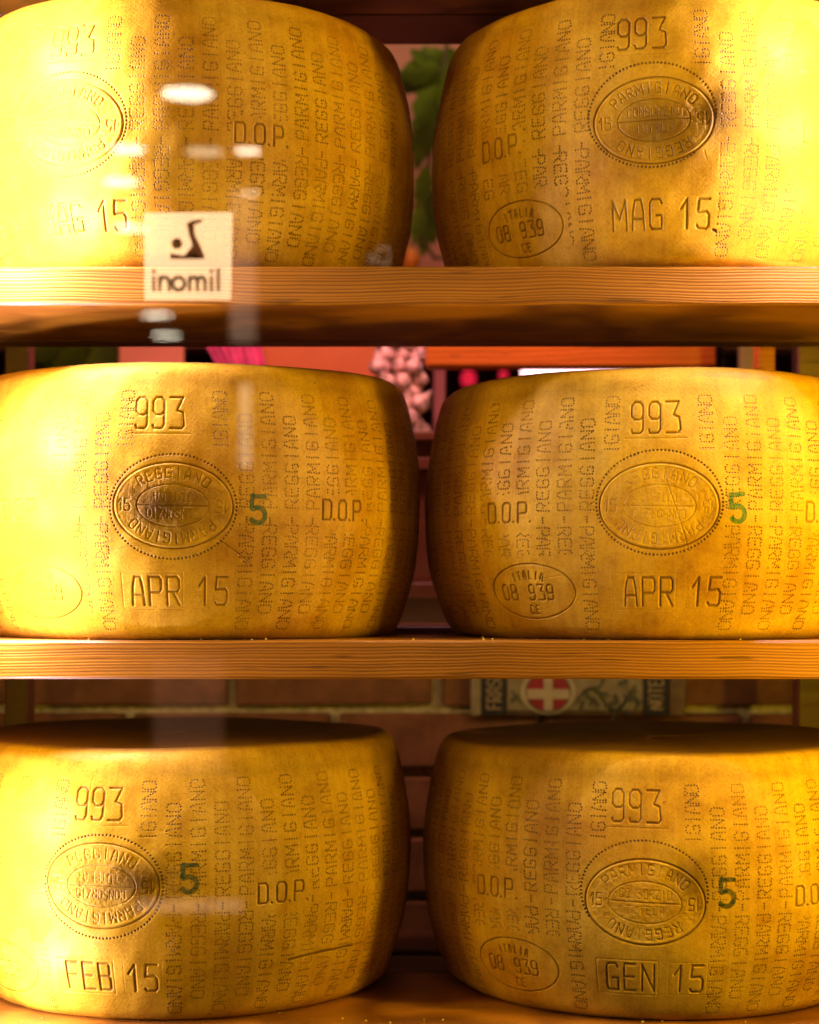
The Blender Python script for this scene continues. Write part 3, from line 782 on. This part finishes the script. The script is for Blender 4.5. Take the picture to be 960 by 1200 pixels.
thing_slab('painted_board', 'orange painted board left of the garlic braid above the middle wheel', 'board', 288, 442, 385, 520, .90, .02, M_PANEL)
thing_slab('painted_board', 'narrow mauve upright board in the gap between the middle wheels', 'board', 507, 522, 400, 540, .80, .02, simple('mauve_paint', (.34, .12, .11), .6, .2, 8, .001))
thing_slab('painted_board', 'greenish beige upright board above the right middle wheel', 'board', 866, 906, 385, 470, .80, .02, simple('beige_paint', (.30, .22, .08), .6, .2, 8, .001))
# pleated pink cloth
V = []; F = []; a = at(232, 385, .88); b = at(302, 385, .88); n = 48
for i in range(n+1):
    t = i/n; x = a.x+(b.x-a.x)*t; y = .88+.006*math.sin(t*50)+.003*math.sin(t*23)
    for j in range(7): V.append((x+.012*j*t*.0+(.010*j if t < .3 else .004*j), y, a.z-.018*j))
for i in range(n):
    for j in range(6): q = i*7+j; F.append((q, q+1, q+8, q+7))
cl = link('pink_cloth', mesh('pink_cloth', V, F, True), M_PINK); tag(cl, 'pleated bright pink cloth hanging behind the left middle wheel', 'cloth')
so = cl.modifiers.new('thick', 'SOLIDIFY'); so.thickness = .002
# garlic braid
M_GARLIC = simple('garlic_skin', (.62, .38, .30), .45, .75, 40, .002, .5)
br = empty('garlic_braid', tuple(at(470, 520, .74)), 'braid of pink white garlic bulbs in the gap between the middle wheels', 'garlic braid')
V, F = tube([at(472, 360, .76)-br.location, at(470, 520, .76)-br.location], .010, 8); link('braid_cord', mesh('braid_cord', V, F, True), simple('straw', (.45, .28, .12), .9, .3, 80, .002), br)
gv, gf = lathe([(.0005, -.017), (.010, -.016), (.018, -.008), (.0205, .001), (.016, .011), (.008, .018), (.004, .030), (.003, .036)], 20)
gv = [(x*(1+.07*math.cos(7*math.atan2(y, x))), y*(1+.07*math.cos(7*math.atan2(y, x))), z) for x, y, z in gv]
gm = mesh('garlic_bulb', gv, gf, True); gm.materials.append(M_GARLIC)
y = 385; r = 0
while y < 510:
    for x in ((455, 474, 491) if r % 2 == 0 else (448, 465, 483)):
        o = link('garlic_bulb', gm, None, br); o.location = at(x+random.uniform(-3, 3), y+random.uniform(-3, 3), .735+random.uniform(-.012, .012))-br.location
        s = random.uniform(.55, .78); o.scale = (s, s, s); o.rotation_euler = (random.uniform(-.7, .7), random.uniform(-.9, .9), random.uniform(0, 6))
    y += 15; r += 1
# tube lamp and red bottles far back
E = N('lamp_glow'); em = E.n('Emission'); em.inputs[0].default_value = (1, .55, .62, 1); em.inputs[1].default_value = 5; E.l(em.outputs[0], E.out.inputs[0])
def tube_lamp(x0, x1, y, Y, r, label):
    a, b = at(x0, y, Y), at(x1, y, Y); c = (a+b)/2; root = empty('tube_lamp', tuple(c), label, 'lamp', 'lit tube lamps in the shop')
    V, F = tube([a-c, b-c], r, 12); link('glass_tube', mesh('glass_tube', V, F, True), E.m, root)
    o = link('lamp_housing', bevel_box(b.x-a.x+.03, .05, .03, .004, 'lamp_housing'), M_FRAME, root); o.location = (0, 0, r+.020)
tube_lamp(612, 746, 436, 2.2, .014, 'longest glowing pinkish tube lamp seen above the right middle wheel')
tube_lamp(750, 773, 434, 2.2, .010, 'short glowing tube lamp between two longer ones')
tube_lamp(777, 842, 434, 2.2, .010, 'glowing tube lamp at the right end of the row')
ERed = N('red_glow'); e2 = ERed.n('Emission'); e2.inputs[0].default_value = (1, .02, .06, 1); e2.inputs[1].default_value = .8; ERed.l(e2.outputs[0], ERed.out.inputs[0])
for i, (x, yy, w) in enumerate(((549, 444, .015), (590, 440, .009))):
    p = at(x, yy, 2.0); V, F = lathe([(.001, -w), (w*.8, -w*.8), (w, 0), (w*.8, w*.8), (.3*w, w*1.2), (.001, w*1.25)], 16)
    o = link('red_lantern', mesh('red_lantern', V, F, True), ERed.m); o.location = p
    tag(o, ['larger blurred red lantern glowing between the middle wheels', 'smaller red lantern right of the larger one'][i], 'lantern')
# soft shapes right, under the orange board
dk = simple('dark_blue_cloth', (.02, .02, .05), .9, .3, 30, .002)
V, F = lathe([(.001, -.03), (.010, -.027), (.014, -.005), (.011, .02), (.005, .03), (.001, .032)], 16)
o = link('dark_bundle', mesh('dark_bundle', V, F, True), dk); o.location = at(834, 412, .62); tag(o, 'small dark bundle hanging beside the beige board on the right', 'bundle')

# ------------------------------------------------------------------ window pane, sticker
GY = -.36
g = N('window_glass'); gl = g.n('BsdfGlass'); gl.inputs['Roughness'].default_value = 0; gl.inputs['IOR'].default_value = 1.45
g.l(gl.outputs[0], g.out.inputs[0])
pane = link('window_pane', bevel_box(2.4, .005, 2.2, .0005, 'window_pane'), g.m); pane.location = (0, GY, 1.5)
tag(pane, 'clear shop window pane carrying faint reflections of ceiling lights', 'window pane')
st = N('sticker_film'); t1 = st.n('BsdfTransparent'); t2 = st.n('BsdfTranslucent'); t2.inputs[0].default_value = (.72, .57, .27, 1)
d2 = st.n('BsdfDiffuse'); d2.inputs[0].default_value = (.75, .66, .40, 1)
a1 = st.n('MixShader'); a1.inputs[0].default_value = .12; st.l(t2.outputs[0], a1.inputs[1]); st.l(d2.outputs[0], a1.inputs[2])
a2 = st.n('MixShader'); a2.inputs[0].default_value = .33; st.l(t1.outputs[0], a2.inputs[1]); st.l(a1.outputs[0], a2.inputs[2]); st.l(a2.outputs[0], st.out.inputs[0])
sy = GY+.0032
def ag(x, y, Y=sy):
    s = (Y-CAM_Y)/2050; return ((x-480)*s, CAM_Z-(y-697)*s)
stk = empty('window_sticker', (ag(221, 352)[0], sy, ag(221, 352)[1]), 'square cream sticker with brown logo and lettering on the window glass', 'sticker')
def sp(nm, pts, y, mat, t=.00015):
    pts = [ag(*p) for p in pts]; n = len(pts); V = [(x, y, z) for x, z in pts]+[(x, y+t, z) for x, z in pts]
    F = [tuple(range(n)), tuple(range(n, 2*n))[::-1]]+[(i, i+n, (i+1) % n+n, (i+1) % n) for i in range(n)]
    return link(nm, mesh(nm, [Vector(v)-stk.location for v in V], F), mat, stk)
sp('sticker_sheet', [(170, 352), (271, 352), (273, 249), (169, 250)], sy, st.m, .0001)
br_ = N('brown_print'); bt = br_.n('BsdfTransparent'); bd = br_.n('BsdfTranslucent'); bd.inputs[0].default_value = (.13, .05, .008, 1)
bx = br_.n('MixShader'); bx.inputs[0].default_value = .88; br_.l(bt.outputs[0], bx.inputs[1]); br_.l(bd.outputs[0], bx.inputs[2]); br_.l(bx.outputs[0], br_.out.inputs[0])
yb = sy-.0004
sp('logo_base', [(200, 304), (200, 297), (214, 300), (228, 297), (240, 304)], yb, br_.m)
sp('logo_figure', [(217, 300), (226, 288), (222, 276), (219, 262), (226, 259), (237, 257), (237, 261), (228, 264), (229, 276), (236, 290), (241, 303), (228, 303)], yb-.0002, br_.m)
og = simple('orange_brown_print', (.42, .17, .02), .7, .1, 50, .0001)
sp('logo_disc', [(208+6.5*math.cos(t), 286+6.5*math.sin(t)) for t in np.linspace(0, 2*PI, 19)[:-1]], yb-.0004, og)
def thick(pls, w):
    V, F = [], []
    for pl in pls:
        for p, q in zip(pl[:-1], pl[1:]):
            dx, dz = q[0]-p[0], q[1]-p[1]; l = math.hypot(dx, dz) or 1; nx, nz = -dz/l*w/2, dx/l*w/2; ex, ez = dx/l*w*.25, dz/l*w*.25; b = len(V)
            for (x, z) in ((p[0]+nx-ex, p[1]+nz-ez), (q[0]+nx+ex, q[1]+nz+ez), (q[0]-nx+ex, q[1]-nz+ez), (p[0]-nx-ex, p[1]-nz-ez)):
                a = ag(x, z); V.append((a[0]-stk.location.x, 0, a[1]-stk.location.z))
            F.append((b, b+1, b+2, b+3))
    return V, F
brs = br_.m
def arc_(cx, cy, rx, ry, a0, a1, n=10): return [(cx+rx*math.cos(a0+(a1-a0)*i/n), cy+ry*math.sin(a0+(a1-a0)*i/n)) for i in range(n+1)]
WORDP = [('i', [[(181, 341), (181, 325)], [(181, 320), (181, 317)]]),
 ('n', [[(188, 341), (188, 325)], [(188, 331)]+arc_(193.5, 331, 5.5, 5.5, PI, 2*PI)+[(199, 341)]]),
 ('o', [arc_(210, 333, 7, 7.5, 0, 2*PI, 20)]),
 ('m', [[(223, 341), (223, 325)], [(223, 331)]+arc_(227.5, 330.5, 4.5, 5, PI, 2*PI)+[(232, 341)], [(232, 331)]+arc_(236.5, 330.5, 4.5, 5, PI, 2*PI)+[(241, 341)]]),
 ('i', [[(248.5, 341), (248.5, 325)], [(248.5, 320), (248.5, 317)]]), ('l', [[(256.5, 341), (256.5, 316)]])]
for k, (ch, pls) in enumerate(WORDP):
    V, F = thick(pls, 4.6); me = mesh('letter', V, F); o = link('letter', me, brs, stk); o.location = (0, -.0011-.00002*k, 0)

# ------------------------------------------------------------------ arcade behind the viewer, seen only mirrored in the pane
def mir(x, y, dist):     # point whose mirror image in the pane shows at pixel x,y ; dist = optical distance from the camera
    Y = CAM_Y+dist; s = dist/2050
    return Vector(((x-480)*s, 2*GY-Y, CAM_Z-(y-697)*s))
HC = 1.6
lampm = N('downlight_glow'); le = lampm.n('Emission'); le.inputs[0].default_value = (1, .90, .66, 1); le.inputs[1].default_value = 34; lampm.l(le.outputs[0], lampm.out.inputs[0])
lampd = N('dim_downlight_glow'); le = lampd.n('Emission'); le.inputs[0].default_value = (1, .82, .5, 1); le.inputs[1].default_value = 7; lampd.l(le.outputs[0], lampd.out.inputs[0])
M_METAL = simple('lamp_ring_metal', (.3, .28, .25), .4, .1, 50, .0002)
dl = [(220, 110, 60, 1), (150, 175, 42, 1), (240, 178, 44, 0), (290, 177, 30, 1), (142, 213, 40, 1), (292, 227, 20, 1), (152, 267, 38, 1), (184, 369, 34, 1), (195, 393, 32, 1)]
DLN = ['wide brightest downlight mirrored near the top of the window', 'left narrow downlight mirrored beside the top left seal', 'dim downlight mirrored between two brighter ones', 'right short downlight mirrored under the letters D.O.P', 'golden downlight mirrored above the left date', "small downlight mirrored right of the pane's dim doorway", "downlight mirrored just above the sticker's left corner", 'yellow downlight mirrored just under the sticker', 'lowest whitish downlight mirrored on the shelf underside']
for i, (x, y, w, br1) in enumerate(dl):
    D = HC/((697-y)/2050); p = mir(x, y, D); r = w/2050*D/2
    root = empty('ceiling_downlight', tuple(p), DLN[i], 'ceiling light', 'downlights mirrored in the window')
    V = [(r*math.cos(2*PI*k/32), r*math.sin(2*PI*k/32), 0) for k in range(32)]; link('lit_disc', mesh('lit_disc', V, [tuple(range(32))]), (lampm if br1 else lampd).m, root)
    V, F = lathe([(r*1.0, -.001), (r*1.12, -.004), (r*1.15, .02), (r, .02)], 32); link('trim_ring', mesh('trim_ring', V, F, True), M_METAL, root)
M_CEIL = simple('arcade_ceiling', (.05, .042, .035), .9, .2, 3, .001)
cl_ = link('arcade_ceiling', bevel_box(9, 10, .1, .002, 'arcade_ceiling'), M_CEIL); cl_.location = (-1, -8.0, CAM_Z+HC+.075); tag(cl_, kind='structure')
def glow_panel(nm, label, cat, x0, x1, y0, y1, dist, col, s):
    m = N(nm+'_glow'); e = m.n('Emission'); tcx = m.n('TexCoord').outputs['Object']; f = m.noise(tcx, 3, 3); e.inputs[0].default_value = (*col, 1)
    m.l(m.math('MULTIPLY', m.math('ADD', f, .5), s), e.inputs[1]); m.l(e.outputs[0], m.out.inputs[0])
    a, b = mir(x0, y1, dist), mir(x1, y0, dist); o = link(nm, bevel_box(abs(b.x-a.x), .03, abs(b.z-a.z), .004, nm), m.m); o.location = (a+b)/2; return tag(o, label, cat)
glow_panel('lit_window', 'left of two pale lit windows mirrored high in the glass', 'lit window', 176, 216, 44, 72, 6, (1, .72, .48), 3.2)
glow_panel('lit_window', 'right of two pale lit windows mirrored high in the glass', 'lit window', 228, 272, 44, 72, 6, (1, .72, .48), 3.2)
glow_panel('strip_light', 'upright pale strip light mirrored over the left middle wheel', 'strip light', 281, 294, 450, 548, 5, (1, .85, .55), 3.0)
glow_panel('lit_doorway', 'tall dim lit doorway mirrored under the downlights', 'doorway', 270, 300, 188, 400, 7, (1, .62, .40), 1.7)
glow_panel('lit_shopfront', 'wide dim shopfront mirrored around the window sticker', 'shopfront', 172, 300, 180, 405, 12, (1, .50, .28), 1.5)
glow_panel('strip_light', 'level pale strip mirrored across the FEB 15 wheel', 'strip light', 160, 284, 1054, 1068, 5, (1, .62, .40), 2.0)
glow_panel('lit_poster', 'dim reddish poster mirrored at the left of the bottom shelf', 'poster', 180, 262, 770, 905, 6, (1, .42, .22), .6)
# lettered sign, read mirror-wise in the pane
dsg = N('sign_letter_glow'); e = dsg.n('Emission'); e.inputs[0].default_value = (1, .75, .45, 1); e.inputs[1].default_value = 1.6; dsg.l(e.outputs[0], dsg.out.inputs[0])
p0 = mir(440, 300, 3.0); sg = empty('lettered_sign', tuple(p0), 'faint lettered sign mirrored beside the top left wheel', 'sign')
sc_ = 3.0/2050
def sign_letter(pls, name='letter'):
    V, F = [], []
    for pl in pls:
        for p, q in zip(pl[:-1], pl[1:]):
            dx, dz = q[0]-p[0], q[1]-p[1]; l = math.hypot(dx, dz) or 1; w = 2.6; nx, nz = -dz/l*w/2, dx/l*w/2; b = len(V)
            for yy in (0, .01):
                for (x, z) in ((p[0]+nx, p[1]+nz), (q[0]+nx, q[1]+nz), (q[0]-nx, q[1]-nz), (p[0]-nx, p[1]-nz)): V.append((x*sc_, yy, z*sc_))
            F += [(b, b+1, b+2, b+3), (b+4, b+5, b+6, b+7), (b, b+4, b+5, b+1), (b+2, b+6, b+7, b+3)]
    link(name, mesh(name, V, F), dsg.m, sg)
D_ = [[(16, -9), (16, 9), (6, 9), (2, 5), (2, -5), (6, -9), (16, -9)]]
sign_letter(D_)
sign_letter([[(-3, -8), (-7, -8), (-8, -4), (-7, 0), (-3, 0), (-2, -4), (-3, -8)]])

# ------------------------------------------------------------------ render settings
S.render.engine = 'CYCLES'
S.cycles.max_bounces = 7; S.cycles.transparent_max_bounces = 12; S.cycles.transmission_bounces = 8
